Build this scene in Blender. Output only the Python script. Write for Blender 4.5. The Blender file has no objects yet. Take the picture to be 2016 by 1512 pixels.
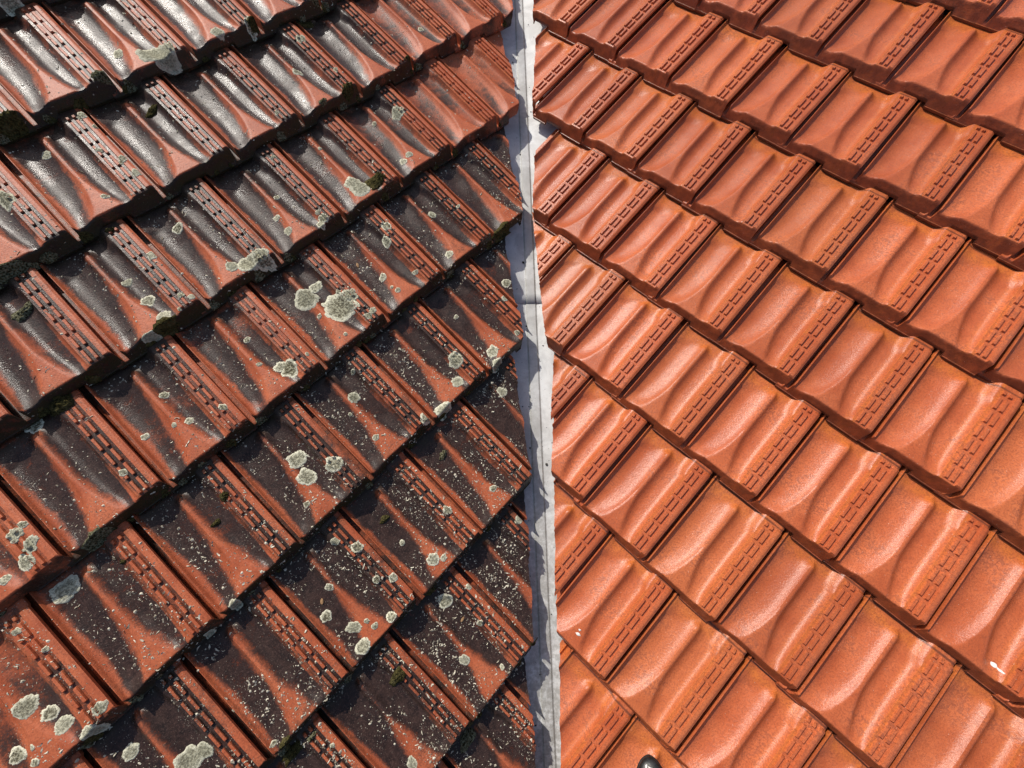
import bpy, bmesh, math, random
import numpy as np
from mathutils import Vector, Matrix, noise as mnoise

# ------------------------------------------------------------------ camera, sky, sun, exposure
scene = bpy.context.scene
col = scene.collection
S = 1.2                                   # metres per unit of the camera solve
TW, TL = 0.2 * S, 0.285053 * S            # visible width and length of one roof tile
PITCH = 0.358036
CAM = Vector((-0.122916, -0.862832, 1.011646)) * S
RT = ((0.998776, -0.038536, 0.031021), (-0.020396, -0.892058, -0.451459), (0.04507, 0.450274, -0.891752))
cam_data = bpy.data.cameras.new('camera')
cam = bpy.data.objects.new('camera', cam_data)
col.objects.link(cam)
r, d, f = (Vector(a) for a in RT)
m = Matrix((r, -d, -f)).transposed().to_4x4()
m.translation = CAM
cam.matrix_world = m
cam_data.sensor_width = 36.0
cam_data.lens = 36.0 * 841.34 / 2016.0
cam_data.clip_start = 0.01
cam_data.clip_end = 3000.0
scene.camera = cam

SUN_AZ, SUN_EL = math.radians(42), math.radians(50)      # azimuth from +Y towards -X
world = bpy.data.worlds.new('World')
scene.world = world
world.use_nodes = True
wn = world.node_tree.nodes
sky = wn.new('ShaderNodeTexSky')
sky.sky_type = 'NISHITA'
sky.sun_disc = False
sky.dust_density = 2.5
sky.air_density = 0.8
sky.sun_elevation = SUN_EL
sky.sun_rotation = -SUN_AZ
wn['Background'].inputs['Strength'].default_value = 0.135
world.node_tree.links.new(sky.outputs['Color'], wn['Background'].inputs['Color'])
sd = Vector((-math.sin(SUN_AZ) * math.cos(SUN_EL), math.cos(SUN_AZ) * math.cos(SUN_EL), math.sin(SUN_EL)))
sun_data = bpy.data.lights.new('sun', 'SUN')
sun_data.energy = 4.3
sun_data.angle = math.radians(0.53)
sun_data.color = (1.0, 0.95, 0.87)
sun = bpy.data.objects.new('sun', sun_data)
sun.rotation_euler = sd.to_track_quat('Z', 'Y').to_euler()
col.objects.link(sun)
scene.view_settings.view_transform = 'Standard'
scene.view_settings.look = 'None'
scene.view_settings.exposure = 0.0
scene.view_settings.gamma = 1.0
scene.view_settings.use_curve_mapping = False

random.seed(7)
rng = np.random.default_rng(7)

# ------------------------------------------------------------------ helpers
def tag(o, label=None, cat=None, group=None, kind=None):
    if label: o['label'] = label
    if cat: o['category'] = cat
    if group: o['group'] = group
    if kind: o['kind'] = kind
    return o

def link(name, mesh, parent=None, mat=None):
    o = bpy.data.objects.new(name, mesh)
    col.objects.link(o)
    if parent is not None: o.parent = parent
    if mat is not None and mesh is not None and not mesh.materials: mesh.materials.append(mat)
    return o

def sstep(a, b, x):
    t = np.clip((x - a) / (b - a), 0, 1)
    return t * t * (3 - 2 * t)

def smin(a, b, k):
    h = np.clip(0.5 + 0.5 * (b - a) / k, 0, 1)
    return b * (1 - h) + a * h - k * h * (1 - h)

class NT:
    """small shader graph helper"""
    def __init__(s, name):
        s.mat = bpy.data.materials.new(name); s.mat.use_nodes = True
        s.t = s.mat.node_tree; s.n = s.t.nodes
        s.p = s.n['Principled BSDF']
    def new(s, typ, **kw):
        n = s.n.new(typ)
        for k, v in kw.items(): setattr(n, k, v)
        return n
    def put(s, sock, v):
        if isinstance(v, bpy.types.NodeSocket): s.t.links.new(v, sock)
        else: sock.default_value = v
    def noise(s, vec, scale, detail=3, rough=0.55, dist=0.0):
        n = s.new('ShaderNodeTexNoise'); s.put(n.inputs['Vector'], vec)
        n.inputs['Scale'].default_value = scale; n.inputs['Detail'].default_value = detail
        n.inputs['Roughness'].default_value = rough; n.inputs['Distortion'].default_value = dist
        return n.outputs['Fac']
    def voro(s, vec, scale, out='Distance', rand=1.0):
        n = s.new('ShaderNodeTexVoronoi'); s.put(n.inputs['Vector'], vec)
        n.inputs['Scale'].default_value = scale; n.inputs['Randomness'].default_value = rand
        return n.outputs[out]
    def math(s, op, a, b=0.0, c=None, clamp=False):
        n = s.new('ShaderNodeMath', operation=op, use_clamp=clamp)
        s.put(n.inputs[0], a); s.put(n.inputs[1], b)
        if c is not None: s.put(n.inputs[2], c)
        return n.outputs[0]
    def ramp(s, x, a, b, lo=0.0, hi=1.0):
        n = s.new('ShaderNodeMapRange', interpolation_type='SMOOTHSTEP')
        s.put(n.inputs['Value'], x); s.put(n.inputs['From Min'], a); s.put(n.inputs['From Max'], b)
        s.put(n.inputs['To Min'], lo); s.put(n.inputs['To Max'], hi)
        return n.outputs['Result']
    def mix(s, fac, a, b, blend='MIX'):
        n = s.new('ShaderNodeMix', data_type='RGBA', blend_type=blend)
        s.put(n.inputs[0], fac)
        s.put(n.inputs[6], a if isinstance(a, bpy.types.NodeSocket) else (*a, 1))
        s.put(n.inputs[7], b if isinstance(b, bpy.types.NodeSocket) else (*b, 1))
        return n.outputs[2]
    def attr(s, name):
        n = s.new('ShaderNodeAttribute', attribute_name=name); return n.outputs['Fac']
    def coords(s):
        """object coordinates shifted by a random amount for each object; and the object colour channels"""
        tc = s.new('ShaderNodeTexCoord'); oi = s.new('ShaderNodeObjectInfo')
        v = s.new('ShaderNodeVectorMath', operation='SCALE')
        cx = s.new('ShaderNodeCombineXYZ')
        for i, k in enumerate((37.0, 91.0, 53.0)):
            s.put(cx.inputs[i], s.math('MULTIPLY', oi.outputs['Random'], k))
        a = s.new('ShaderNodeVectorMath', operation='ADD')
        s.put(a.inputs[0], tc.outputs['Object']); s.put(a.inputs[1], cx.outputs[0])
        sep = s.new('ShaderNodeSeparateColor'); s.put(sep.inputs[0], oi.outputs['Color'])
        return a.outputs[0], oi.outputs['Random'], sep.outputs
    def bump(s, h, strength, dist, prev=None):
        n = s.new('ShaderNodeBump'); s.put(n.inputs['Height'], h)
        n.inputs['Strength'].default_value = strength; n.inputs['Distance'].default_value = dist
        if prev is not None: s.put(n.inputs['Normal'], prev)
        return n.outputs[0]
    def done(s, color, rough, spec=0.5, normal=None):
        s.put(s.p.inputs['Base Color'], color if isinstance(color, bpy.types.NodeSocket) else (*color, 1))
        s.put(s.p.inputs['Roughness'], rough); s.put(s.p.inputs['Specular IOR Level'], spec)
        if normal is not None: s.put(s.p.inputs['Normal'], normal)
        return s.mat

# ------------------------------------------------------------------ materials
def mat_clean_tile():
    g = NT('clean_terracotta')
    v, rnd, oc = g.coords()
    big = g.noise(v, 9, 4, 0.6)
    mid = g.noise(v, 38, 4, 0.65)
    fine = g.noise(v, 210, 4, 0.75)
    c = g.mix(g.ramp(big, 0.32, 0.68), (0.44, 0.096, 0.031), (0.57, 0.148, 0.053))
    c = g.mix(g.math('MULTIPLY', g.attr('orange'), g.ramp(mid, 0.3, 0.62, 0.25, 0.9)), c, (0.60, 0.165, 0.034))
    c = g.mix(g.ramp(oc['Blue'], 0.4, 1.0, 0.0, 0.30), c, (0.60, 0.19, 0.060))
    tint = g.ramp(rnd, 0.0, 1.0, 0.84, 1.08)
    c = g.mix(1.0, c, g.mix(tint, (0, 0, 0), (1, 1, 1)), 'MULTIPLY')
    # grey smudges, foot scuffs and rain marks left after the cleaning
    sm = g.math('MULTIPLY', g.ramp(big, 0.50, 0.64), g.ramp(g.noise(v, 105, 3, 0.7), 0.43, 0.60))
    c = g.mix(g.math('MULTIPLY', sm, 0.42), c, (0.17, 0.065, 0.045))
    c = g.mix(g.math('MULTIPLY', g.attr('noseshade'), g.ramp(mid, 0.32, 0.62, 0.2, 0.8)), c, (0.14, 0.034, 0.015))  # shade of the sloping nose painted into the clean colour
    dirt = g.ramp(g.math('ADD', g.attr('edgedirt'), g.math('MULTIPLY', mid, 0.5)), 0.9, 1.2)
    c = g.mix(g.math('MULTIPLY', dirt, 0.8), c, (0.07, 0.03, 0.018))
    spm = g.ramp(mid, 0.40, 0.56)
    spk = g.ramp(g.voro(v, 170), 0.09, 0.17, 1.0, 0.0)
    c = g.mix(g.math('MULTIPLY', g.math('MULTIPLY', spk, spm), 0.8), c, (0.10, 0.04, 0.025))
    glint = g.math('MULTIPLY', g.ramp(g.voro(v, 110), 0.05, 0.09, 1.0, 0.0), g.ramp(g.noise(v, 45, 2), 0.50, 0.56))  # tiny white glints painted into the colour
    c = g.mix(g.math('MULTIPLY', glint, 0.9), c, (0.85, 0.66, 0.54))
    c = g.mix(g.ramp(fine, 0.40, 0.66, 0.0, 0.6), c, (0.25, 0.056, 0.020))
    b = g.bump(fine, 0.46, 0.0022)
    b = g.bump(mid, 0.14, 0.004, b)
    return g.done(c, g.ramp(fine, 0.3, 0.7, 0.25, 0.42), 0.45, b)

def mat_old_tile():
    g = NT('weathered_terracotta')
    v, rnd, oc = g.coords()
    big = g.noise(v, 10, 4, 0.62, 0.6)
    mid = g.noise(v, 45, 5, 0.70, 0.4)
    fine = g.noise(v, 230, 4, 0.72)
    c = g.mix(g.ramp(big, 0.3, 0.7), (0.38, 0.088, 0.035), (0.54, 0.150, 0.064))
    c = g.mix(g.math('MULTIPLY', g.attr('orange'), g.ramp(mid, 0.35, 0.65, 0.0, 0.5)), c, (0.34, 0.11, 0.03))
    c = g.mix(g.ramp(fine, 0.42, 0.68, 0.0, 0.5), c, (0.20, 0.048, 0.022))
    pits = g.math('MULTIPLY', g.ramp(g.voro(v, 150), 0.10, 0.19, 1.0, 0.0), g.ramp(mid, 0.42, 0.56))
    c = g.mix(g.math('MULTIPLY', pits, 0.85), c, (0.035, 0.02, 0.015))
    # black biofilm: collects in the tile's channels, broken up by noise, amount differs by tile
    st = g.math('ADD', g.attr('stain'), g.math('MULTIPLY', g.math('SUBTRACT', mid, 0.5), 0.8))
    st = g.math('ADD', st, g.math('MULTIPLY', g.math('SUBTRACT', big, 0.5), 1.3))
    st = g.math('ADD', st, g.math('MULTIPLY', g.math('SUBTRACT', g.noise(v, 3.6, 2), 0.5), 1.0))
    st = g.math('ADD', st, g.math('MULTIPLY', g.math('SUBTRACT', fine, 0.5), 0.75))
    st = g.math('ADD', st, g.math('SUBTRACT', oc['Red'], 0.5))
    sm = g.ramp(st, 0.42, 0.92)
    film = g.ramp(st, 0.18, 0.62)
    c = g.mix(g.math('MULTIPLY', film, 0.45), c, (0.13, 0.045, 0.026))
    blk = g.mix(g.ramp(mid, 0.3, 0.7), (0.019, 0.012, 0.010), (0.048, 0.027, 0.021))
    blk = g.mix(g.ramp(fine, 0.50, 0.66, 0.0, 0.6), blk, (0.105, 0.062, 0.050))
    c = g.mix(sm, c, blk)
    alg = g.math('MULTIPLY', g.attr('algae'), g.ramp(mid, 0.36, 0.56))
    c = g.mix(g.math('MULTIPLY', alg, g.math('MULTIPLY', oc['Red'], 1.3, clamp=True)), c, (0.028, 0.026, 0.010))
    ws = g.math('MULTIPLY', g.ramp(g.voro(v, 200), 0.12, 0.22, 1.0, 0.0), g.ramp(g.noise(v, 26, 4, 0.7), 0.50, 0.62))  # pale lichen specks, doubling as sparkle painted on the black film
    c = g.mix(g.math('MULTIPLY', ws, oc['Green']), c, (0.46, 0.42, 0.33))
    b = g.bump(fine, 0.40, 0.0022)
    wet = g.ramp(big, 0.38, 0.60, 0.19, 0.40)
    rough = g.math('ADD', g.math('MULTIPLY', wet, sm), g.math('MULTIPLY', g.math('SUBTRACT', 1.0, sm), 0.46))
    return g.done(c, rough, 0.25, b)

def mat_lichen():
    g = NT('lichen_crust')
    v, rnd, oc = g.coords()
    rad = g.attr('rad')
    n1 = g.noise(v, 190, 4, 0.75)
    rim = g.mix(g.ramp(n1, 0.30, 0.58), (0.33, 0.315, 0.215), (0.76, 0.735, 0.56))
    core = g.mix(g.ramp(n1, 0.42, 0.62), (0.065, 0.054, 0.030), (0.44, 0.42, 0.29))
    core = g.mix(g.math('MULTIPLY', rnd, 0.4), core, rim)
    k = g.ramp(g.math('ADD', rad, g.math('MULTIPLY', g.math('SUBTRACT', n1, 0.5), 0.5)), 0.55, 0.85)
    c = g.mix(k, core, rim)
    c = g.mix(g.math('MULTIPLY', oc['Green'], 0.5), c, (0.27, 0.265, 0.19))
    b = g.bump(n1, 0.8, 0.004)
    return g.done(c, 0.95, 0.1, b)

def mat_moss():
    g = NT('moss_cushion')
    v, rnd, oc = g.coords()
    n1 = g.noise(v, 210, 3, 0.7); n2 = g.noise(v, 60, 3, 0.6)
    c = g.mix(g.ramp(n1, 0.3, 0.7), (0.014, 0.012, 0.005), (0.10, 0.085, 0.030))
    c = g.mix(g.ramp(n2, 0.5, 0.75, 0.0, 0.6), c, (0.15, 0.13, 0.06))
    c = g.mix(g.math('MULTIPLY', oc['Green'], g.ramp(n1, 0.4, 0.62)), c, (0.33, 0.33, 0.23))
    b = g.bump(n1, 1.0, 0.006)
    return g.done(c, 1.0, 0.05, b)

def mat_flake():
    g = NT('lichen_flake')
    v, rnd, oc = g.coords()
    n = g.noise(v, 90, 2)
    return g.done(g.mix(g.ramp(n, 0.35, 0.65), (0.22, 0.19, 0.14), (0.66, 0.62, 0.49)), 0.9, 0.1)

def mat_metal():
    g = NT('pale_painted_metal')
    tc = g.new('ShaderNodeTexCoord'); v = tc.outputs['Object']
    n1 = g.noise(v, 11, 4, 0.65, 0.8); n2 = g.noise(v, 60, 4, 0.7); n3 = g.noise(v, 300, 3, 0.7)
    c = g.mix(g.ramp(n1, 0.35, 0.65), (0.63, 0.635, 0.625), (0.47, 0.47, 0.46))
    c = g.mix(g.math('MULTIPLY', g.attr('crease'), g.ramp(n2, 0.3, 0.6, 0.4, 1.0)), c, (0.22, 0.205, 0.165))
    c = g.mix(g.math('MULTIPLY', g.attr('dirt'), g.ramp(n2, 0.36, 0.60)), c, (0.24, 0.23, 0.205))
    dots = g.math('MULTIPLY', g.ramp(g.voro(v, 120), 0.08, 0.15, 1.0, 0.0), g.ramp(n2, 0.5, 0.6))
    c = g.mix(dots, c, (0.10, 0.10, 0.10))
    c = g.mix(g.ramp(n3, 0.5, 0.8, 0.0, 0.3), c, (0.38, 0.39, 0.40))
    b = g.bump(n2, 0.08, 0.002)
    return g.done(c, 0.55, 0.4, b)

def mat_plain(name, a, b, scale, rough, spec=0.3):
    g = NT(name); v, rnd, oc = g.coords()
    n = g.noise(v, scale, 4, 0.65)
    return g.done(g.mix(g.ramp(n, 0.3, 0.7), a, b), rough, spec, g.bump(n, 0.3, 0.003))

M_CLEAN, M_OLD = mat_clean_tile(), mat_old_tile()
M_LICHEN, M_MOSS, M_FLAKE, M_METAL = mat_lichen(), mat_moss(), mat_flake(), mat_metal()
M_DECK = mat_plain('roof_underlay', (0.02, 0.015, 0.012), (0.04, 0.03, 0.025), 30, 0.9)
M_GRIT = mat_plain('black_grit', (0.012, 0.012, 0.012), (0.05, 0.045, 0.04), 90, 0.8)
M_LEAF = mat_plain('dry_leaf', (0.25, 0.13, 0.06), (0.42, 0.25, 0.12), 120, 0.7)
M_SHOE = mat_plain('black_leather', (0.008, 0.008, 0.008), (0.02, 0.02, 0.02), 60, 0.42, 0.4)
M_SOLE = mat_plain('rubber_sole', (0.012, 0.012, 0.012), (0.03, 0.03, 0.03), 60, 0.7)
M_SCUFF = mat_plain('white_scuff', (0.55, 0.53, 0.48), (0.75, 0.73, 0.68), 90, 0.7)

# ------------------------------------------------------------------ the two roof slopes
def basis(side):
    sx = 1 if side == 'L' else -1
    dwn = Vector((sx * math.sin(math.pi / 4), -math.cos(math.pi / 4), 0))
    up = Vector((-dwn.x * math.cos(PITCH), -dwn.y * math.cos(PITCH), math.sin(PITCH)))
    a = -dwn
    rt = Vector((a.y, -a.x, 0))
    return rt, up, rt.cross(up)

OFF = {'L': (-0.812008 * S, 0.722815 * S), 'R': (-0.470396 * S, 0.727199 * S)}
BAS = {k: basis(k) for k in 'LR'}
VAL = BAS['L'][2].cross(BAS['R'][2]).normalized()          # valley, running downhill

def slope_matrix(side):
    rt, up, n = BAS[side]
    mm = Matrix((rt, up, n)).transposed().to_4x4()
    mm.translation = rt * OFF[side][0] + up * OFF[side][1]
    return mm

# ---- shape of one interlocking double-trough tile (u across 0..1, v up the slope 0..1)
def tile_profile(u, v):
    """height of the top face in metres; u in tile widths, v in visible tile lengths"""
    base = 0.0235 - 0.0355 * v
    t = np.clip((0.46 - v) / 0.40, 0, 1)
    head = sstep(0.965, 0.895, v + np.abs(u - 0.44) * 0.30)       # rounded upper end of the ridge
    cl, cr = 0.412 - 0.150 * t ** 1.9, 0.452 + 0.135 * t ** 1.7   # crest flares into a flat triangle near the tail
    HC, HR, HL = 0.0160, 0.0200, 0.0070                           # crest, rib and lip side heights
    w1, w2 = cl - 0.045, 0.738 - cr
    d1, d2 = 0.0120 * np.clip(w1 / 0.36, 0.45, 1), 0.0172 * np.clip(w2 / 0.285, 0.40, 1)
    close = 0.22 + 0.78 * sstep(0.035, 0.17, v)                   # the troughs run out towards the nose
    d1, d2 = d1 * close, d2 * close
    s1 = np.clip((u - 0.045) / w1, 0, 1); s2 = np.clip((u - cr) / w2, 0, 1)
    q1, q2 = 2 * s1 - 1, 2 * s2 - 1
    z1 = HL + (HC - HL) * sstep(0.35, 1, s1) - d1 * (1 - np.abs(q1) ** np.where(q1 < 0, 3.0, 5.0))       # first trough, flat floor
    z2 = HC + (HR - HC) * sstep(0.3, 1, s2) - d2 * (1 - np.abs(q2) ** np.where(q2 < 0, 2.7, 5.0))   # second trough
    z = np.where(u < cl, z1, np.where(u > cr, z2, HC))
    z = z - 0.0012 * np.exp(-((u - cr) / 0.010) ** 2) - 0.0008 * np.exp(-((u - cl) / 0.014) ** 2)
    zn = HR * sstep(0.60, 0.738, u) ** 1.5 + HL * sstep(0.17, 0.045, u)
    z = zn + (z - zn) * head
    z = np.where(u > 0.738, HR, z)
    pat = ((u > 0.770) & (u < 0.800)) | ((u > 0.836) & (u < 0.868)) | (u > 0.902)
    cuts = np.zeros_like(u, bool)
    for kk in range(8):
        cuts |= (np.abs(v - 0.075 - 0.1425 * kk) < 0.0140) & (u > 0.755) & (u < 0.902)
    z = z + 0.0058 * (pat & ~cuts & (v < 0.985) & (u > 0.755))
    z = z - 0.004 * sstep(0.944, 0.972, u)
    # thin lip and side channel on the left
    z = z + 0.0085 * sstep(0.018, 0.028, u) * sstep(0.056, 0.036, u)
    z = z - 0.024 * sstep(0.028, 0.017, u)
    z = z + 0.008 * np.exp(-((u + 0.045) / 0.012) ** 2)
    full = base + z
    nose = np.maximum(v * TL - 0.0028, 0) * 1.9        # short ledge, then a sloping nose
    return smin(full, nose, 0.005), full, nose

def notch(u):
    return 0.0175 * sstep(0.236, 0.258, u) * sstep(0.582, 0.566, u)

def grid_lines():
    us = [-0.115, -0.08, -0.062, -0.052, -0.045, -0.038, -0.028, -0.012, 0.004, 0.016, 0.021, 0.026, 0.031, 0.036, 0.042, 0.05, 0.06, 0.075, 0.092, 0.112, 0.135]
    us += [0.165, 0.2, 0.2345, 0.2375, 0.247, 0.257, 0.275, 0.295, 0.315, 0.335, 0.35, 0.364, 0.378, 0.391, 0.403, 0.412, 0.425, 0.434, 0.442, 0.452, 0.464, 0.478, 0.49, 0.505, 0.52, 0.54, 0.565, 0.5715, 0.5825, 0.605, 0.63, 0.655, 0.675, 0.692, 0.702, 0.711, 0.72, 0.729, 0.738, 0.748]
    for b in (0.770, 0.800, 0.836, 0.868, 0.902):
        us += [b - 0.003, b + 0.003]
    us += [0.928, 0.944, 0.955, 0.964, 0.972]
    vs = [0, 0.0078, 0.012, 0.02, 0.03, 0.04, 0.05, 0.06, 0.072, 0.085, 0.1, 0.12, 0.15, 0.19, 0.23, 0.27, 0.31, 0.35, 0.4, 0.45, 0.52, 0.6, 0.68, 0.76, 0.83, 0.87, 0.89, 0.91, 0.93, 0.95, 0.97, 0.985, 1.0, 1.04, 1.075]
    for kk in range(8):
        vc = 0.075 + 0.1425 * kk
        for dd in (-0.0175, -0.0105, 0.0105, 0.0175):
            if vc + dd < 1.05: vs.append(vc + dd)
    def clean(a, tol):
        a = sorted(a); out = [a[0]]
        for x in a[1:]:
            if x - out[-1] > tol: out.append(x)
        return np.array(out)
    return clean(us, 0.0012), clean(vs, 0.003)

def smooth_at(u, v):
    return tile_profile(np.atleast_1d(np.asarray(u, float)), np.atleast_1d(np.asarray(v, float)))[0]

def tile_mesh(name, mat):
    us, vs = grid_lines()
    U, V = np.meshgrid(us, vs)
    Y = V + notch(U) / 1.9 / TL * np.clip(1 - V / 0.14, 0, 1)      # the tail is cut back over the rib below
    z, full, nose = tile_profile(U, Y)
    nu, nv = len(us), len(vs)
    x, y = U * TW, Y * TL
    th = 0.0085
    top = np.stack([x, y, z], -1).reshape(-1, 3)
    bot = np.stack([x, y, z - th], -1).reshape(-1, 3)
    n = nu * nv
    verts = np.concatenate([top, bot])
    idx = np.arange(n).reshape(nv, nu)
    a, b, c, d_ = idx[:-1, :-1], idx[:-1, 1:], idx[1:, 1:], idx[1:, :-1]
    tf = np.stack([a, b, c, d_], -1).reshape(-1, 4)
    bf = tf[:, ::-1] + n
    faces = [tuple(q) for q in tf] + [tuple(q) for q in bf]
    smooth = [True] * len(faces)
    ring = list(idx[0, :]) + list(idx[1:, -1]) + list(idx[-1, -2::-1]) + list(idx[-2:0:-1, 0])
    for i in range(len(ring)):
        p, q = int(ring[i]), int(ring[(i + 1) % len(ring)])
        faces.append((q, p, p + n, q + n)); smooth.append(False)
    me = bpy.data.meshes.new(name)
    me.from_pydata(verts.tolist(), [], faces)
    me.polygons.foreach_set('use_smooth', smooth)
    # weathering masks and a painted nose shade, set by the tile's own shape
    u, v = U.ravel(), V.ravel()
    t = np.clip((0.93 - v) / 0.85, 0, 1)
    left = 0.405 - 0.175 * t ** 1.7
    right = 0.462 + 0.135 * t ** 3.0
    inr = np.minimum(u - left, right - u) / 0.05
    st = np.clip(0.62 - inr * 0.45, 0.05, 1)
    st = np.where(v > 0.95, 0.85, st)
    lipw = 0.055 + 0.045 * np.clip(1 - np.abs(v - 0.35) / 0.6, 0, 1)
    st = np.minimum(st, np.clip(0.5 + (u - lipw) / 0.07, 0.1, 1))
    st = np.where(u < 0.018, 0.55, st)
    side = (u > 0.68) & (u < 0.774)
    st = np.where(side, np.clip(0.25 + v * 0.85 - (u - 0.70) * 1.2, 0.1, 0.95), st)
    onrib = u >= 0.767
    pz = z.ravel() - (0.0235 - 0.0355 * v) - 0.0200
    st = np.where(onrib, np.where(pz > 0.0012, 0.20, 0.80), st)
    st = np.where(u > 0.905, 0.14, st)
    st = np.where((u > 0.018) & (u < 0.046), 0.12, st)
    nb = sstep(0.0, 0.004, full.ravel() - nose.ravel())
    st = st * (1 - nb) + nb * np.clip(1.1 + 0.25 * np.cos((u - 0.15) * 12.5), 0.6, 1.4)
    orange = np.exp(-((v - 0.94) / 0.06) ** 2) * (u < 0.68) + ((u > 0.735) & (u < 0.768)) * 0.8 + np.exp(-((u - 0.685) / 0.03) ** 2) * 0.5
    algae = np.clip(np.exp(-((v - 0.98) / 0.05) ** 2) * 0.6 + nb * 0.9 + np.exp(-(v / 0.08) ** 2) * 0.4, 0, 1)
    edged = np.exp(-(v / 0.012) ** 2) + np.exp(-((v - 1.0) / 0.02) ** 2)
    for nm, arr in (('stain', st), ('orange', np.clip(orange, 0, 1)), ('algae', algae), ('noseshade', nb), ('edgedirt', np.clip(edged, 0, 1))):
        at = me.attributes.new(nm, 'FLOAT', 'POINT')
        at.data.foreach_set('value', np.concatenate([arr, arr]).astype(np.float32))
    me.materials.append(mat)
    me.validate(); me.update()
    return me

MESH = {'L': tile_mesh('old_tile', M_OLD), 'R': tile_mesh('clean_tile', M_CLEAN)}

def in_view(P, mx=330, my=260):
    q = [Vector(a).dot(P - CAM) for a in RT]
    if q[2] < 0.05: return False
    x, y = 841.34 * q[0] / q[2] + 1008, 841.34 * q[1] / q[2] + 756
    return -mx < x < 2016 + mx and -my < y < 1512 + my

def jag(bm, verts, nrm, amp):
    for vv in verts:
        k = mnoise.noise(Vector((vv.co.x * 90, vv.co.y * 90, 3.1))) + 0.5 * mnoise.noise(Vector((vv.co.x * 260, vv.co.y * 260, vv.co.z * 120)))
        vv.co += nrm * (k * amp)

def cut_mesh(src, co, no, name, amp=0.0024):
    """keep what lies behind the plane (co, no); close the sawn face and roughen it"""
    bm = bmesh.new(); bm.from_mesh(src)
    geo = bm.verts[:] + bm.edges[:] + bm.faces[:]
    res = bmesh.ops.bisect_plane(bm, geom=geo, plane_co=co, plane_no=no, clear_outer=True, dist=1e-6)
    vs = [g for g in res['geom_cut'] if isinstance(g, bmesh.types.BMVert)]
    be = [e_ for e_ in bm.edges if e_.is_boundary]
    if be: 
        fl = bmesh.ops.holes_fill(bm, edges=be, sides=0)
        for fc in fl['faces']: fc.smooth = False
    jag(bm, vs, no, amp)
    bmesh.ops.triangulate(bm, faces=[fc for fc in bm.faces if len(fc.verts) > 4])
    me = bpy.data.meshes.new(name); bm.to_mesh(me); bm.free()
    for m_ in src.materials: me.materials.append(m_)
    return me
# saw line of each course beside the valley: two points (u, v) on the slope
CUT = {'L': {1: (2.064, 0.3688, 1.8222, 0.0999), 0: (1.882, 0.1853, 1.7084, -0.0267), -1: (1.6206, -0.0663, 1.4036, -0.3729), -2: (1.3063, -0.4068, 1.1125, -0.6734), -3: (0.9754, -0.7372, 0.7614, -1.0244), -4: (0.6643, -1.0931, 0.4794, -1.3429), -5: (0.36, -1.4438, 0.1273, -1.7002), -6: (0.096, -1.7044, -0.0788, -1.9151), -7: (-0.1379, -1.9352, -0.2845, -2.1202)}, 'R': {1: (-0.5094, 0.373, -0.2799, 0.0982), 0: (-0.33, 0.189, -0.1525, -0.0359), -1: (-0.0933, -0.0884, 0.135, -0.3649), -2: (0.1941, -0.4212, 0.4356, -0.7096), -3: (0.4682, -0.7415, 0.7943, -1.0411), -4: (0.8398, -1.0733, 1.0828, -1.3723), -5: (1.1157, -1.3958, 1.3946, -1.7082), -6: (1.4189, -1.7323, 1.6099, -1.9451), -7: (1.6429, -1.9908, 1.8034, -2.1599)}}
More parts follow.
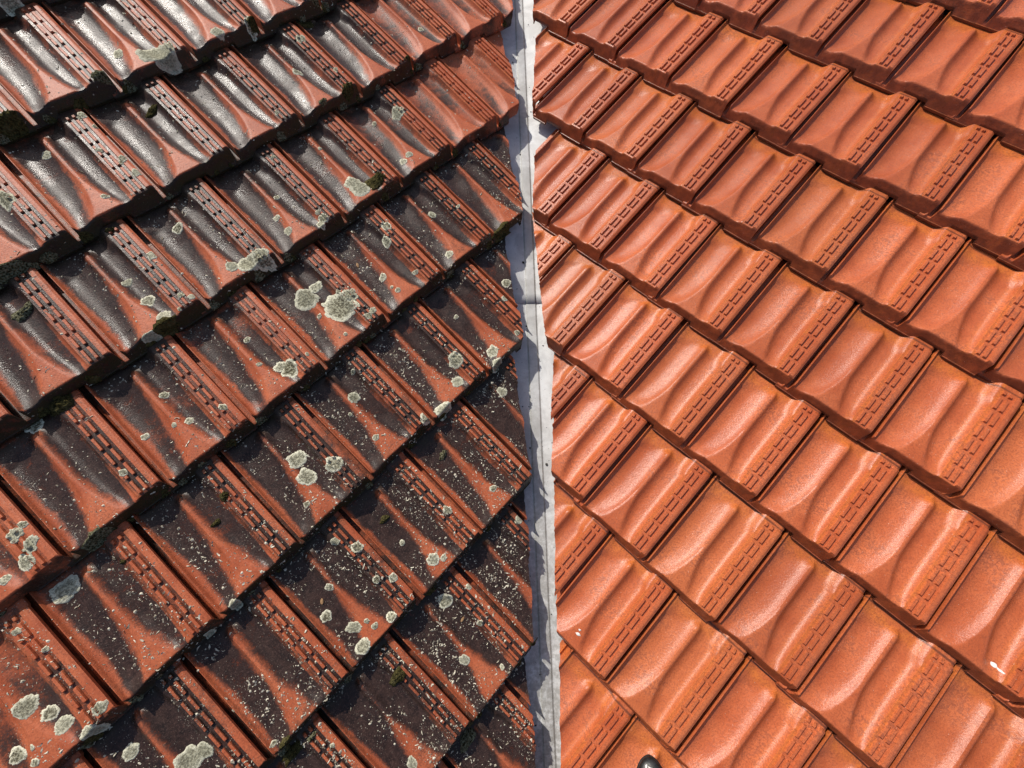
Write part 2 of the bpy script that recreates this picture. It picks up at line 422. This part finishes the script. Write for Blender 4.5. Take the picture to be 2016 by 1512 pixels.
LICHEN=[(1,-2,0.405,0.624,40.1),(1,-2,0.599,0.672,21.8),(1,-2,0.647,0.37,56.5),(1,-2,0.815,0.402,28.5),(0,-2,0.673,0.198,29.5),(0,-2,0.618,0.26,20.6),(-1,-3,0.549,0.569,28.5),(-1,-3,0.496,0.404,28.4),(-1,-3,0.807,0.334,27.6),(0,-3,0.502,0.657,21.2),(0,-3,0.33,0.567,7.5),(0,-3,0.359,0.265,12.1),(0,-4,0.879,0.401,16.8),(1,-4,0.48,0.241,12.7),(0,-5,0.942,0.863,15.9),(-1,-3,0.299,0.236,11.2),(-1,-4,0.738,0.854,14.1),(-1,-4,0.871,0.702,18.5),(0,-4,0.246,0.476,10.2),(0,-4,0.366,0.199,20.7),(0,-4,0.473,0.141,11.9),(1,-3,0.195,0.036,35.2),(0,-3,0.954,0.097,22.0),(1,-3,0.597,0.164,22.9),(2,-4,0.5,0.823,21.9),(-1,-4,0.371,0.624,13.7),(-1,-4,0.283,0.262,21.9),(-1,-4,0.224,0.109,24.6),(-1,-4,0.15,0.474,17.6),(-1,-4,0.626,0.109,15.5),(-1,-4,0.449,0.158,11.1),(-1,-4,0.427,0.228,8.3),(-1,-5,0.642,0.853,24.9),(-1,-5,0.947,0.801,10.5),(-1,-5,0.754,0.525,11.8),(-1,-5,0.349,0.416,17.3),(-1,-5,0.598,0.139,8.8),(-2,-5,0.289,0.207,17.4),(-3,-5,0.899,0.762,7.7),(-1,-4,0.925,0.322,14.3),(-1,-4,0.778,0.404,12.8),(-2,-4,0.073,0.113,8.8),(-3,-3,0.215,0.918,33.2),(-4,-3,0.806,0.885,10.3),(-4,-3,0.878,0.668,9.2),(-4,-3,0.48,0.462,24.6),(-4,-3,0.566,0.333,19.2),(-4,-3,0.595,0.216,20.4),(-4,-3,0.907,0.137,17.5),(-4,-3,0.716,0.056,23.0),(-4,-3,0.215,0.265,19.7),(-4,-3,0.306,0.156,13.3),(-4,-3,0.356,0.238,7.8),(-3,-4,0.519,0.457,31.0),(-3,-4,0.624,0.421,24.0),(-3,-4,0.207,0.77,20.8),(-2,-3,0.146,0.034,18.1),(-3,-3,0.81,0.003,13.9),(-3,-2,0.743,0.181,23.6),(-3,-2,0.543,0.17,11.6),(-3,-2,0.934,0.395,12.0),(-3,-2,0.84,0.368,17.8),(-3,-2,0.877,0.253,21.5),(-2,-2,0.786,0.291,11.6),(-1,-2,0.512,0.64,12.2),(-1,-2,0.396,0.386,9.4),(-1,-2,0.525,0.351,12.2),(-1,-2,0.11,0.457,11.8),(-1,-2,0.874,0.265,12.5),(-2,-2,0.46,0.996,24.8),(0,-1,0.354,0.739,19.1),(-1,-1,0.569,0.32,20.9),(-1,-1,0.544,0.546,13.9),(-1,-1,0.582,0.126,21.0),(-1,-1,0.337,0.04,19.3),(-1,-1,0.94,0.6,15.7),(-1,-1,0.863,0.182,11.4),(-1,-1,0.94,0.118,11.5),(-1,-1,0.754,0.091,7.1),(0,-2,0.552,0.628,11.6),(0,-1,0.503,0.181,20.9),(0,-1,0.656,0.132,33.1),(0,-1,0.85,0.133,22.9),(-1,0,0.747,0.547,26.8),(0,0,0.506,0.194,11.4),(1,1,0.279,0.328,18.4),(1,1,0.567,0.165,43.7),(1,1,0.664,0.096,40.9),(1,1,0.774,0.13,25.3),(2,1,0.441,0.109,23.1),(2,1,0.88,0.062,22.0),(1,2,0.235,0.046,35.1),(0,0,0.342,0.783,15.4),(0,0,0.923,0.41,14.6),(0,0,0.97,0.789,13.1),(0,0,0.805,0.578,10.1),(0,0,0.947,0.242,17.6),(0,0,0.922,0.936,16.0),(3,0,0.863,0.787,19.2),(3,-1,0.749,0.681,27.1),(3,-1,0.352,0.72,10.6),(5,0,0.615,0.363,13.5),(3,0,0.464,0.503,18.8),(2,0,0.783,0.166,9.9),(3,0,0.898,0.308,10.6),(2,-1,0.426,0.273,30.3),(2,-1,0.453,0.189,37.1),(3,-1,0.376,0.22,14.2),(3,-1,0.256,0.21,14.1),(2,-1,0.441,0.745,8.4),(1,-1,0.862,0.88,9.7),(1,-1,0.329,0.381,12.6),(1,-1,0.31,0.207,15.7),(1,-1,0.753,0.117,19.4),(1,-1,0.764,0.194,11.3),(1,-1,0.68,0.09,16.1),(1,-1,0.53,0.557,11.1),(0,-1,0.82,0.095,33.5),(2,-2,0.869,0.758,18.5),(2,-2,0.722,0.634,18.4),(2,-2,0.333,0.379,14.7),(2,-2,0.35,0.184,11.5),(2,-2,0.326,0.248,6.6),(1,-2,0.753,0.491,9.5),(1,-2,0.37,0.42,9.2),(1,-2,0.442,0.141,7.8),(2,-2,0.712,0.227,10.1),(3,-2,0.278,0.17,15.6),(3,-2,0.55,0.615,15.8),(3,-2,0.899,0.506,9.0),(3,-3,0.201,0.6,19.7),(2,-3,0.95,0.483,14.1),(2,-3,0.271,0.17,22.1),(1,-3,0.774,0.331,28.1),(2,-3,0.189,0.03,25.5),(2,-3,0.722,0.14,10.5),(1,-2,0.81,0.143,14.3),(1,-2,0.905,0.159,12.8),(0,-2,0.933,0.196,7.5),(0,-2,0.46,0.378,8.7),(2,-3,0.255,0.661,10.2),(0,-3,0.708,0.839,9.2)]
MOSS=[(2,-1,0.698,0.165,34.2),(4,-2,0.208,0.021,38.5),(3,0,0.827,0.079,22.8),(4,0,0.996,0.094,16.9),(3,0,0.4,0.082,13.7),(3,1,0.95,0.078,23.4),(4,0,0.136,0.999,23.0),(2,1,0.954,0.064,20.4),(-1,0,0.331,0.019,35.3),(-1,-1,0.524,0.059,26.5),(-1,-1,0.799,0.979,9.8),(-1,0,0.644,0.019,13.4),(-2,-2,0.774,0.995,31.8),(-2,-2,0.23,0.021,28.4),(-2,-3,0.761,0.712,14.8),(-2,-3,0.523,0.6,10.6),(-3,-3,0.721,0.811,8.7),(0,-4,0.286,0.725,13.2),(1,-4,0.318,0.772,14.1),(-2,-5,0.743,0.729,23.4),(-3,-5,0.588,0.931,25.1),(-3,-5,0.814,0.918,10.2),(-1,-6,0.29,0.936,23.7),(0,1,0.938,0.085,25.5),(-1,1,0.815,0.051,29.1),(1,0,0.612,0.772,18.3),(-2,-1,0.613,0.738,24.5),(2,-2,0.473,0.027,8.3),(-2,-4,0.155,0.057,13.9)]
LEAVES = [(2, -2, 0.208, 0.623, 0.0085, 1.2, 'curled brown dry leaf on an old tile up and right of the largest pale lichen'), (-1, -4, 0.217, 0.581, 0.0085, 0.9, 'dry leaf beside a lichen-spotted rib low on the old tiles'), (-1, -5, 0.636, 0.641, 0.0085, 0.2, 'dry leaf on an old tile close to the lower valley gutter')]
DROPS = [(8, -3, 0.651, 0.154, 8.9), (8, -3, 0.707, 0.147, 6.3), (5, -5, 0.452, 0.173, 7.6), (5, -5, 0.435, 0.208, 4.6)]

SKIP = {'L': set(), 'R': {(0, -2), (-2, -1)}}       # slivers left out beside the valley
TILES = {'L': {}, 'R': {}}

def build_slope(side, label):
    rt, up, n = BAS[side]
    mw = slope_matrix(side)
    inv = mw.inverted()
    sgn = -1 if side == 'L' else 1
    # boarded deck under the tiles: a thin closed slab that ends at the valley
    bm = bmesh.new()
    out = (n.cross(VAL)).normalized()
    if out.x * sgn < 0: out = -out
    quad = []
    for a_, b_ in ((-2.6, 0.03), (2.6, 0.03), (2.6, 3.4), (-2.6, 3.4)):
        quad.append(inv @ (VAL * a_ + out * b_ - n * 0.075))
    lo = [bm.verts.new(q - Vector((0, 0, 0.03))) for q in quad]; hi = [bm.verts.new(q) for q in quad]
    bm.faces.new(hi); bm.faces.new(lo[::-1])
    for k in range(4): bm.faces.new((hi[k], lo[k], lo[(k + 1) % 4], hi[(k + 1) % 4]))
    bmesh.ops.recalc_face_normals(bm, faces=bm.faces[:])
    me = bpy.data.meshes.new('roof_deck'); bm.to_mesh(me); bm.free()
    root = link('roof_slope', me, None, M_DECK)
    root.matrix_world = mw
    tag(root, label, 'roof')
    src = MESH[side]
    for j in range(2, -8, -1):
        for i in range(-11, 16):
            u0 = (i + (0.5 if j % 2 else 0)) * TW
            v0 = j * TL
            ctr = mw @ Vector((u0 + TW / 2, v0 + TL / 2, 0))
            if not in_view(ctr): continue
            if (i, j) in SKIP[side]: continue
            line = CUT[side].get(j, CUT[side][1 if j > 0 else -7])
            pa = Vector((line[0], line[1], 0)); dr = Vector((line[2] - line[0], line[3] - line[1], 0)).normalized()
            no = Vector((dr.y, -dr.x, 0))                     # points towards the valley
            if (mw.to_3x3() @ no).x * sgn > 0: no = -no
            def past(uu, vv): return (Vector((uu, vv, 0)) - pa).dot(no)
            pts = [past(u0 + a_ * TW, v0 + b_ * TL) for a_ in (-0.115, 0.972) for b_ in (0, 1.075)]
            vis = [past(u0 + a_ * TW, v0 + b_ * TL) for a_ in (0.0, 0.972) for b_ in (0, 0.97)]
            if min(vis) > -0.03: continue
            if max(pts) > 0: rng.random()
            rz, rx, dz = rng.normal(0, 0.006), rng.normal(0, 0.003), rng.normal(0, 0.0008)
            du, dv = rng.normal(0, 0.0007), rng.normal(0, 0.0026)
            me = src
            if max(pts) > 0:
                co = pa - Vector((u0, v0, 0))
                me = cut_mesh(src, co, no, 'sawn_tile')
                if len(me.vertices) == 0: continue
            if side == 'L' and (i, j) == (-1, -4):      # rib end broken off
                me = cut_mesh(me, Vector((0.885 * TW, 0, 0)), Vector((0.041, -0.019, 0)).normalized(), 'broken_tile', 0.004)
            o = link('roof_tile', me, root)
            if side == 'L' and (i, j) == (-1, -4): o['label'] = 'old tile with the end of its rib broken off'
            o.location = (u0 + du, v0 + dv, dz)
            o.rotation_euler = (rx, 0, rz)
            o.color = (0.5, 0.4, float(rng.random() ** 1.5), 1)
            TILES[side][(i, j)] = o
    return root

for me in MESH.values(): me.set_sharp_from_angle(angle=math.radians(38))
SLOPE_L = build_slope('L', 'old roof slope left of the metal valley, tiles blackened and spotted with pale lichen')
SLOPE_R = build_slope('R', 'cleaned roof slope right of the metal valley, bright bare orange tiles')

# amount of black growth and white specks, tile by tile
for (i, j), o in TILES['L'].items():
    P = o.matrix_basis.translation
    w = slope_matrix('L') @ Vector((P.x + TW / 2, P.y + TL / 2, 0))
    q = [Vector(a).dot(w - CAM) for a in RT]
    x, y = 841.34 * q[0] / q[2] + 1008, 841.34 * q[1] / q[2] + 756
    s = 0.58 + rng.normal(0, 0.09)
    if y < 260 and x > 780: s -= 0.30 + 0.12 * rng.random()
    elif y < 330 and x > 700: s -= 0.12
    if x < 120 and y > 1000: s -= 0.28
    if x > 500 and y > 700: s += 0.06
    o.color = (s, float(np.clip((y - 150) / 1000 + (x - 400) / 1400, 0.22, 0.85)), 0, 1)

# ------------------------------------------------------------------ lichen, moss and specks on the old tiles
def surf(u, v):
    return float(smooth_at(u, v)[0])

def crust(name, tile, u, v, rmm, height, mat, rings, segs, lobes, soft, green):
    """a rounded crust that follows the tile's surface"""
    R0 = rmm / 1000
    ph = random.random() * 9
    el, ea = (0.86 + 0.28 * random.random(), random.random() * math.pi) if name == 'lichen' else (1.25 + 0.3 * random.random(), random.gauss(0, 0.25))
    rr, tt, pts, rad = [], [], [], []
    for k in range(rings + 1):
        f_ = (k / rings) ** 0.85
        for s_ in range(1 if k == 0 else segs):
            a_ = 2 * math.pi * s_ / segs
            w = 1 + lobes * mnoise.noise(Vector((math.cos(a_) * 1.4 + ph, math.sin(a_) * 1.4, ph))) + lobes * 0.55 * mnoise.noise(Vector((math.cos(a_) * 5 + ph, math.sin(a_) * 5, 2 * ph))) + lobes * 0.35 * mnoise.noise(Vector((math.cos(a_) * 13, math.sin(a_) * 13, 3 * ph)))
            q = R0 * f_ * w
            dx, dy = math.cos(a_) * q * el, math.sin(a_) * q / el
            dx, dy = dx * math.cos(ea) - dy * math.sin(ea), dx * math.sin(ea) + dy * math.cos(ea)
            pts.append((u * TW + dx, v * TL + dy)); rad.append(f_)
    P = np.array(pts)
    uu, vv = P[:, 0] / TW, np.maximum(P[:, 1] / TL, -0.004)
    uu = np.clip(uu, 0.0, 0.968)
    z = smooth_at(uu, np.maximum(vv, 0.0))
    fr = np.array(rad)
    h = height * (1 - fr ** soft)
    rough = np.array([mnoise.noise(Vector((a_ * 330, b_ * 330, ph))) for a_, b_ in pts])
    z = z + np.maximum(h * (1 + (0.35 if name == 'lichen' else 0.6) * rough), 0) + np.where(fr > 0.98, -0.0012, 0.0006)
    verts = np.stack([uu * TW, np.maximum(vv, 0) * TL - np.where(vv < 0, 0.001, 0) - (fr < 0.98) * (vv <= 0) * 0.003, z], -1)
    faces = []
    for s_ in range(segs):
        faces.append((0, 1 + s_, 1 + (s_ + 1) % segs))
    for k in range(1, rings):
        b0, b1 = 1 + (k - 1) * segs, 1 + k * segs
        for s_ in range(segs):
            s2 = (s_ + 1) % segs
            faces.append((b0 + s_, b1 + s_, b1 + s2, b0 + s2))
    me = bpy.data.meshes.new(name)
    me.from_pydata(verts.tolist(), [], faces)
    me.polygons.foreach_set('use_smooth', [True] * len(faces))
    at = me.attributes.new('rad', 'FLOAT', 'POINT')
    at.data.foreach_set('value', fr.astype(np.float32))
    me.materials.append(mat); me.update()
    o = link(name, me, tile)
    o.color = (0.5, green, 0, 1)
    return o

for (i, j, u, v, r_) in LICHEN:
    t = TILES['L'].get((i, j))
    if t is None: continue
    big = r_ > 14
    crust('lichen', t, u, v, r_ * 0.9, 0.0009 + 0.000032 * r_, M_LICHEN, 8 if big else 5, 48 if big else 24, 0.27, 3.0, random.choice((0, 0.2, 0.5, 0.8)) if r_ > 12 else random.choice((0, 0.3)))
for (i, j, u, v, r_) in MOSS:
    t = TILES['L'].get((i, j))
    if t is None: continue
    crust('moss', t, u, v, r_ * 0.95, 0.003 + 0.00024 * r_, M_MOSS, 8, 30, 0.40, 2.2, random.choice((0, 0.0, 0.5)))

# moss packed along the laps, mostly at the tile corners
for (i, j), t in TILES['L'].items():
    for k in range(rng.integers(1, 4)):
        u = float(rng.choice([0.045, 0.10, 0.30, 0.52, 0.66, 0.93]) + rng.normal(0, 0.03))
        v = float(rng.choice([0.006, 0.012, 0.02]))
        if t.data is not MESH['L'] and u > 0.4: continue
        crust('moss', t, min(max(u, 0.04), 0.95), v, float(rng.uniform(5, 13)), 0.0045, M_MOSS, 6, 20, 0.40, 2.2, float(rng.choice([0, 0, 0.6])))

for (i, j, u, v, r_) in DROPS:                         # dried bird droppings on two of the clean tiles
    t = TILES['R'].get((i, j))
    if t is not None: crust('bird_dropping', t, u, v, r_ * 0.8, 0.0012, M_SCUFF, 4, 14, 0.5, 2.5, 0.0)

# small scattered crumbs of lichen: too many to count
def flakes():
    V_, F_ = [], []
    mw = slope_matrix('L')
    for (i, j), o in TILES['L'].items():
        w = mw @ (o.location + Vector((TW / 2, TL / 2, 0)))
        q = [Vector(a).dot(w - CAM) for a in RT]
        x, y = 841.34 * q[0] / q[2] + 1008, 841.34 * q[1] / q[2] + 756
        dens = np.clip(0.38 + (y - 200) / 900 * 0.5 + (x - 420) / 600 * 0.55, 0.25, 1.5)
        if y < 300 and x > 700: dens = 0.22
        N = int(900 * dens)
        u = rng.random(N) * 0.93 + 0.03
        v = rng.random(N) ** 1.0 * 0.98
        keep = np.array([mnoise.noise(Vector((a * 3 + i * 5.3, b * 3 + j * 7.1, 0.5))) for a, b in zip(u, v)]) + 0.30 * rng.random(N) > 0.05
        u, v = u[keep], v[keep]
        z = smooth_at(u, v)
        zu = (smooth_at(u + 0.004, v) - z) / (0.004 * TW); zv = (smooth_at(u, v + 0.004) - z) / (0.004 * TL)
        loc = o.matrix_basis
        line = CUT['L'].get(j, CUT['L'][1 if j > 0 else -7])
        pa = Vector((line[0], line[1], 0)); dr = Vector((line[2] - line[0], line[3] - line[1], 0)).normalized()
        no = Vector((dr.y, -dr.x, 0))
        if (mw.to_3x3() @ no).x < 0: no = -no
        for k in range(len(u)):
            base = Vector((u[k] * TW, v[k] * TL, z[k] + 0.0004))
            wp = loc @ base
            if (Vector((wp.x, wp.y, 0)) - pa).dot(no) > -0.006: continue
            nn = Vector((-np.clip(zu[k], -2, 2), -np.clip(zv[k], -2, 2), 1)).normalized()
            a_ = random.random() * 6.283
            tx = Vector((math.cos(a_), math.sin(a_), 0)); tx = (tx - nn * tx.dot(nn)).normalized()
            ty = nn.cross(tx)
            sz = 0.0009 + 0.0027 * random.random() ** 2.6
            ln_ = sz * (1 + 1.6 * random.random()); wd = sz * (0.35 + 0.4 * random.random())
            b0 = len(V_)
            if random.random() < 0.55:                          # small dome
                rs = sz * random.choice((0.6, 0.8, 1.25))
                V_.append(mw @ (loc @ (base + nn * rs * 0.5)))
                for s_ in range(5):
                    b_ = a_ + s_ * 1.2566
                    rr_ = rs * random.uniform(0.55, 1.35)
                    V_.append(mw @ (loc @ (base + tx * (math.cos(b_) * rr_) + ty * (math.sin(b_) * rr_) - nn * 0.0004)))
                for s_ in range(5): F_.append((b0, b0 + 1 + s_, b0 + 1 + (s_ + 1) % 5))
                continue
            arc = random.uniform(-2.2, 2.2)                      # curled thread
            p_, dirn = base - tx * ln_ * 0.8, -arc / 2
            for s_ in range(4):
                fw = tx * math.cos(dirn) + ty * math.sin(dirn); sw = ty * math.cos(dirn) - tx * math.sin(dirn)
                wv = wd * (0.45, 0.8, 0.8, 0.35)[s_] * random.uniform(0.7, 1.2)
                hh = sz * random.uniform(0.1, 0.6)
                V_.append(mw @ (loc @ (p_ + sw * wv + nn * hh))); V_.append(mw @ (loc @ (p_ - sw * wv - nn * 0.0003)))
                p_ = p_ + fw * (ln_ * 0.55); dirn += arc / 3
            for s_ in range(3): F_.append((b0 + 2 * s_, b0 + 2 * s_ + 1, b0 + 2 * s_ + 3, b0 + 2 * s_ + 2))
    inv = mw.inverted()
    me = bpy.data.meshes.new('lichen_crumbs')
    me.from_pydata([tuple(inv @ p_) for p_ in V_], [], F_)
    o = link('lichen_crumbs', me, SLOPE_L, M_FLAKE)
    tag(o, kind='stuff')
flakes()

# ------------------------------------------------------------------ metal valley
gut = bpy.data.objects.new('valley_gutter', None)
col.objects.link(gut)
tag(gut, 'pale grey folded metal valley gutter running between the old and the clean tiles', 'gutter')
OUT = {}
for sd_ in 'LR':
    o_ = BAS[sd_][2].cross(VAL).normalized()
    if o_.x * (-1 if sd_ == 'L' else 1) < 0: o_ = -o_
    OUT[sd_] = o_
NMID = (BAS['L'][2] + BAS['R'][2]).normalized()

def valley_sheet(t0, t1, lift):
    prof = []          # (side, distance, height, crease)
    for dd in (0.30, 0.2, 0.12, 0.08, 0.05, 0.03, 0.018, 0.011): prof.append(('L', dd, 0.0, 0))
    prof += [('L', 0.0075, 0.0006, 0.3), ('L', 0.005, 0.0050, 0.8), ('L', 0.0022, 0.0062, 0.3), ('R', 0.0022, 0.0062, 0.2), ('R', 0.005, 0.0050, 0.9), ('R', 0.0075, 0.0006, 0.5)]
    for dd in (0.011, 0.018, 0.03, 0.05, 0.08, 0.12, 0.2, 0.30): prof.append(('R', dd, 0.0, 0))
    N = 60
    vs, cr, dr = [], [], []
    for a_ in range(N + 1):
        tt = t0 + (t1 - t0) * a_ / N
        for (s_, dd, hh, c_) in prof:
            wob = 0.0012 * mnoise.noise(Vector((tt * 9, dd * 30, 4 if s_ == 'L' else 8)))
            vs.append(VAL * tt + OUT[s_] * dd + NMID * hh + BAS[s_][2] * (-0.047 + lift + wob) + Vector((0.0014 * mnoise.noise(Vector((tt * 4, 1, 1))), 0, 0)))
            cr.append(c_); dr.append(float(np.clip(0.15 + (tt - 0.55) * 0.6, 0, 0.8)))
    P = len(prof)
    fs = [(a_ * P + b_, a_ * P + b_ + 1, (a_ + 1) * P + b_ + 1, (a_ + 1) * P + b_) for a_ in range(N) for b_ in range(P - 1)]
    me = bpy.data.meshes.new('sheet')
    me.from_pydata([tuple(p_) for p_ in vs], [], fs)
    me.polygons.foreach_set('use_smooth', [True] * len(fs))
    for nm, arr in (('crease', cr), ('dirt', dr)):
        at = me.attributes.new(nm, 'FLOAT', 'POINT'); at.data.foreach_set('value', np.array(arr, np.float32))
    me.materials.append(M_METAL); me.update()
    bm = bmesh.new(); bm.from_mesh(me)
    bmesh.ops.recalc_face_normals(bm, faces=bm.faces[:])
    if sum(fc.normal.z for fc in bm.faces) < 0: bmesh.ops.reverse_faces(bm, faces=bm.faces[:])
    bm.to_mesh(me); bm.free()
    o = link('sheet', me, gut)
    md = o.modifiers.new('thickness', 'SOLIDIFY'); md.thickness = 0.0012; md.offset = -1
    return o
valley_sheet(-2.4, 0.075, 0.0025)
valley_sheet(0.035, 2.4, 0.0)

# grit washed into the valley
def grit():
    bm = bmesh.new()
    for k in range(170):
        s_ = 'L' if random.random() < 0.55 else 'R'
        tt = random.uniform(-1.3, 1.5); dd = abs(random.gauss(0.02, 0.02)) + 0.006
        r0 = 0.0008 + 0.0022 * random.random() ** 4
        if k < 4: r0 = 0.005 - 0.0006 * k; s_, tt, dd = (('L', -0.56, 0.006), ('L', 0.0 - 0.09, 0.013), ('R', 0.66, 0.02), ('L', 1.3, 0.008))[k]
        P = VAL * tt + OUT[s_] * dd + BAS[s_][2] * (-0.047 + (0.0025 if tt < 0.075 else 0) + r0 * 0.35)
        res = bmesh.ops.create_icosphere(bm, subdivisions=1, radius=r0)
        sc = Vector((random.uniform(0.6, 1.5), random.uniform(0.6, 1.5), random.uniform(0.4, 0.8)))
        rot = Matrix.Rotation(random.random() * 6.28, 3, 'Z')
        for vv in res['verts']:
            q = rot @ (vv.co * sc)
            q *= 1 + 0.35 * mnoise.noise(q * 600 + Vector((k, 0, 0)))
            vv.co = P + q
    me = bpy.data.meshes.new('grit'); bm.to_mesh(me); bm.free()
    tag(link('grit', me, None, M_GRIT), 'black grit and crumbs lying on the pale metal valley', 'grit', kind='stuff')
grit()

# ------------------------------------------------------------------ dry leaves and the shoe
def leaf(i, j, u, v, ln_, ang, label):
    t = TILES['L'].get((i, j))
    if t is None: return
    vs, fs = [], []
    for a_ in range(6):
        s_ = a_ / 5 * 2 - 1
        w = (1 - s_ * s_) ** 0.8 * 0.42 + 0.03
        for b_ in (-1, 0, 1):
            vs.append((s_ * ln_, b_ * w * ln_, 0.0012 + abs(b_) * w * ln_ * 0.55 + 0.15 * ln_ * s_ * s_))
    for a_ in range(5):
        for b_ in range(2):
            q = a_ * 3 + b_; fs.append((q, q + 3, q + 4, q + 1))
    me = bpy.data.meshes.new('dry_leaf'); me.from_pydata(vs, [], fs)
    me.polygons.foreach_set('use_smooth', [True] * len(fs))
    o = link('dry_leaf', me, None, M_LEAF)
    md = o.modifiers.new('thickness', 'SOLIDIFY'); md.thickness = 0.0004
    P = slope_matrix('L') @ t.matrix_basis @ Vector((u * TW, v * TL, surf(u, v)))
    o.matrix_world = Matrix.Translation(P) @ slope_matrix('L').to_3x3().to_4x4() @ Matrix.Rotation(ang, 4, 'Z')
    tag(o, label, 'leaf', 'dry leaves on the old tiles')
for a_ in LEAVES: leaf(*a_)

def shoe():
    """front of a black shoe standing on the clean tiles, reaching in from below the frame"""
    root = bpy.data.objects.new('shoe', None); col.objects.link(root)
    mw = slope_matrix('R')
    P = mw @ Vector((7.45 * TW, -4.99 * TL, 0.03)) + Vector((-0.050, 0.004, 0))
    tag(root, 'rounded black shoe toe with white scuffs at the bottom edge of the clean tiles', 'shoe')
    fw = Vector((0.06, 1, 0)); n = BAS['R'][2]
    fw = (fw - n * fw.dot(n)).normalized(); rt_ = fw.cross(n)
    m4 = Matrix((rt_, fw, n)).transposed().to_4x4(); m4.translation = P
    root.matrix_world = m4
    def shell(name, secs, mat, segs=28):
        vs, fs = [], []
        for (y, w, z0, z1) in secs:
            for s_ in range(segs):
                a_ = 2 * math.pi * s_ / segs
                ca, sa = math.cos(a_), math.sin(a_)
                vs.append((w * math.copysign(abs(ca) ** 0.8, ca), y, (z0 + z1) / 2 + (z1 - z0) / 2 * math.copysign(abs(sa) ** 0.75, sa)))
        for k in range(len(secs) - 1):
            for s_ in range(segs):
                s2 = (s_ + 1) % segs
                fs.append((k * segs + s_, (k + 1) * segs + s_, (k + 1) * segs + s2, k * segs + s2))
        fs.append(tuple(range(segs))); fs.append(tuple(range((len(secs) - 1) * segs, len(secs) * segs))[::-1])
        me = bpy.data.meshes.new(name); me.from_pydata(vs, [], fs)
        me.polygons.foreach_set('use_smooth', [True] * len(fs))
        return link(name, me, root, mat)
    prof = [(-math.cos(a_ / 14 * math.pi / 2) , math.sin(a_ / 14 * math.pi / 2)) for a_ in range(1, 15)]
    up_ = [(-0.0 - 0.085 * (1 + c_), 0.044 * s_, 0.012, 0.014 + 0.036 * s_ ** 0.8) for c_, s_ in prof]
    up_ += [(-0.13, 0.046, 0.012, 0.06), (-0.19, 0.043, 0.012, 0.075), (-0.26, 0.034, 0.012, 0.08), (-0.285, 0.01, 0.02, 0.07)]
    shell('upper', up_, M_SHOE)
    so = [(-0.003 - 0.085 * (1 + c_), 0.0435 * s_ + 0.001, 0.0, 0.014) for c_, s_ in prof] + [(-0.15, 0.044, 0.0, 0.014), (-0.26, 0.037, 0.0, 0.014), (-0.29, 0.01, 0.0, 0.014)]
    shell('sole', so, M_SOLE)
    # pale scuffs rubbed into the toe cap
    for (x, y, w, l, a_) in ((-0.010, -0.012, 0.0022, 0.004, 0.5), (-0.001, -0.016, 0.0028, 0.006, -0.7), (-0.014, -0.022, 0.0032, 0.006, 0.4), (0.008, -0.016, 0.0012, 0.008, -1.2)):
        vs, fs = [], []
        for k in range(5):
            for b_ in (-1, 1):
                s_ = k / 2 - 1
                px, py = x + math.sin(a_) * s_ * l + math.cos(a_) * b_ * w * (1.2 - abs(s_)), y + math.cos(a_) * s_ * l - math.sin(a_) * b_ * w * (1.2 - abs(s_))
                tt = min(max(-py / 0.085, 0.001), 1); ss = math.sin(math.acos(1 - tt))
                top = 0.014 + 0.036 * ss ** 0.8; mid_ = (0.012 + top) / 2
                rel = min(abs(px) / max(0.044 * ss, 1e-4), 0.99)
                sa = math.sin(math.acos(rel ** 1.25)) ** 0.75
                vs.append((px, py, mid_ + (top - 0.012) / 2 * sa + 0.0022))
        for k in range(4): fs.append((k * 2, k * 2 + 1, k * 2 + 3, k * 2 + 2))
        me = bpy.data.meshes.new('scuff'); me.from_pydata(vs, [], fs)
        o = link('scuff', me, root, M_SCUFF)
shoe()
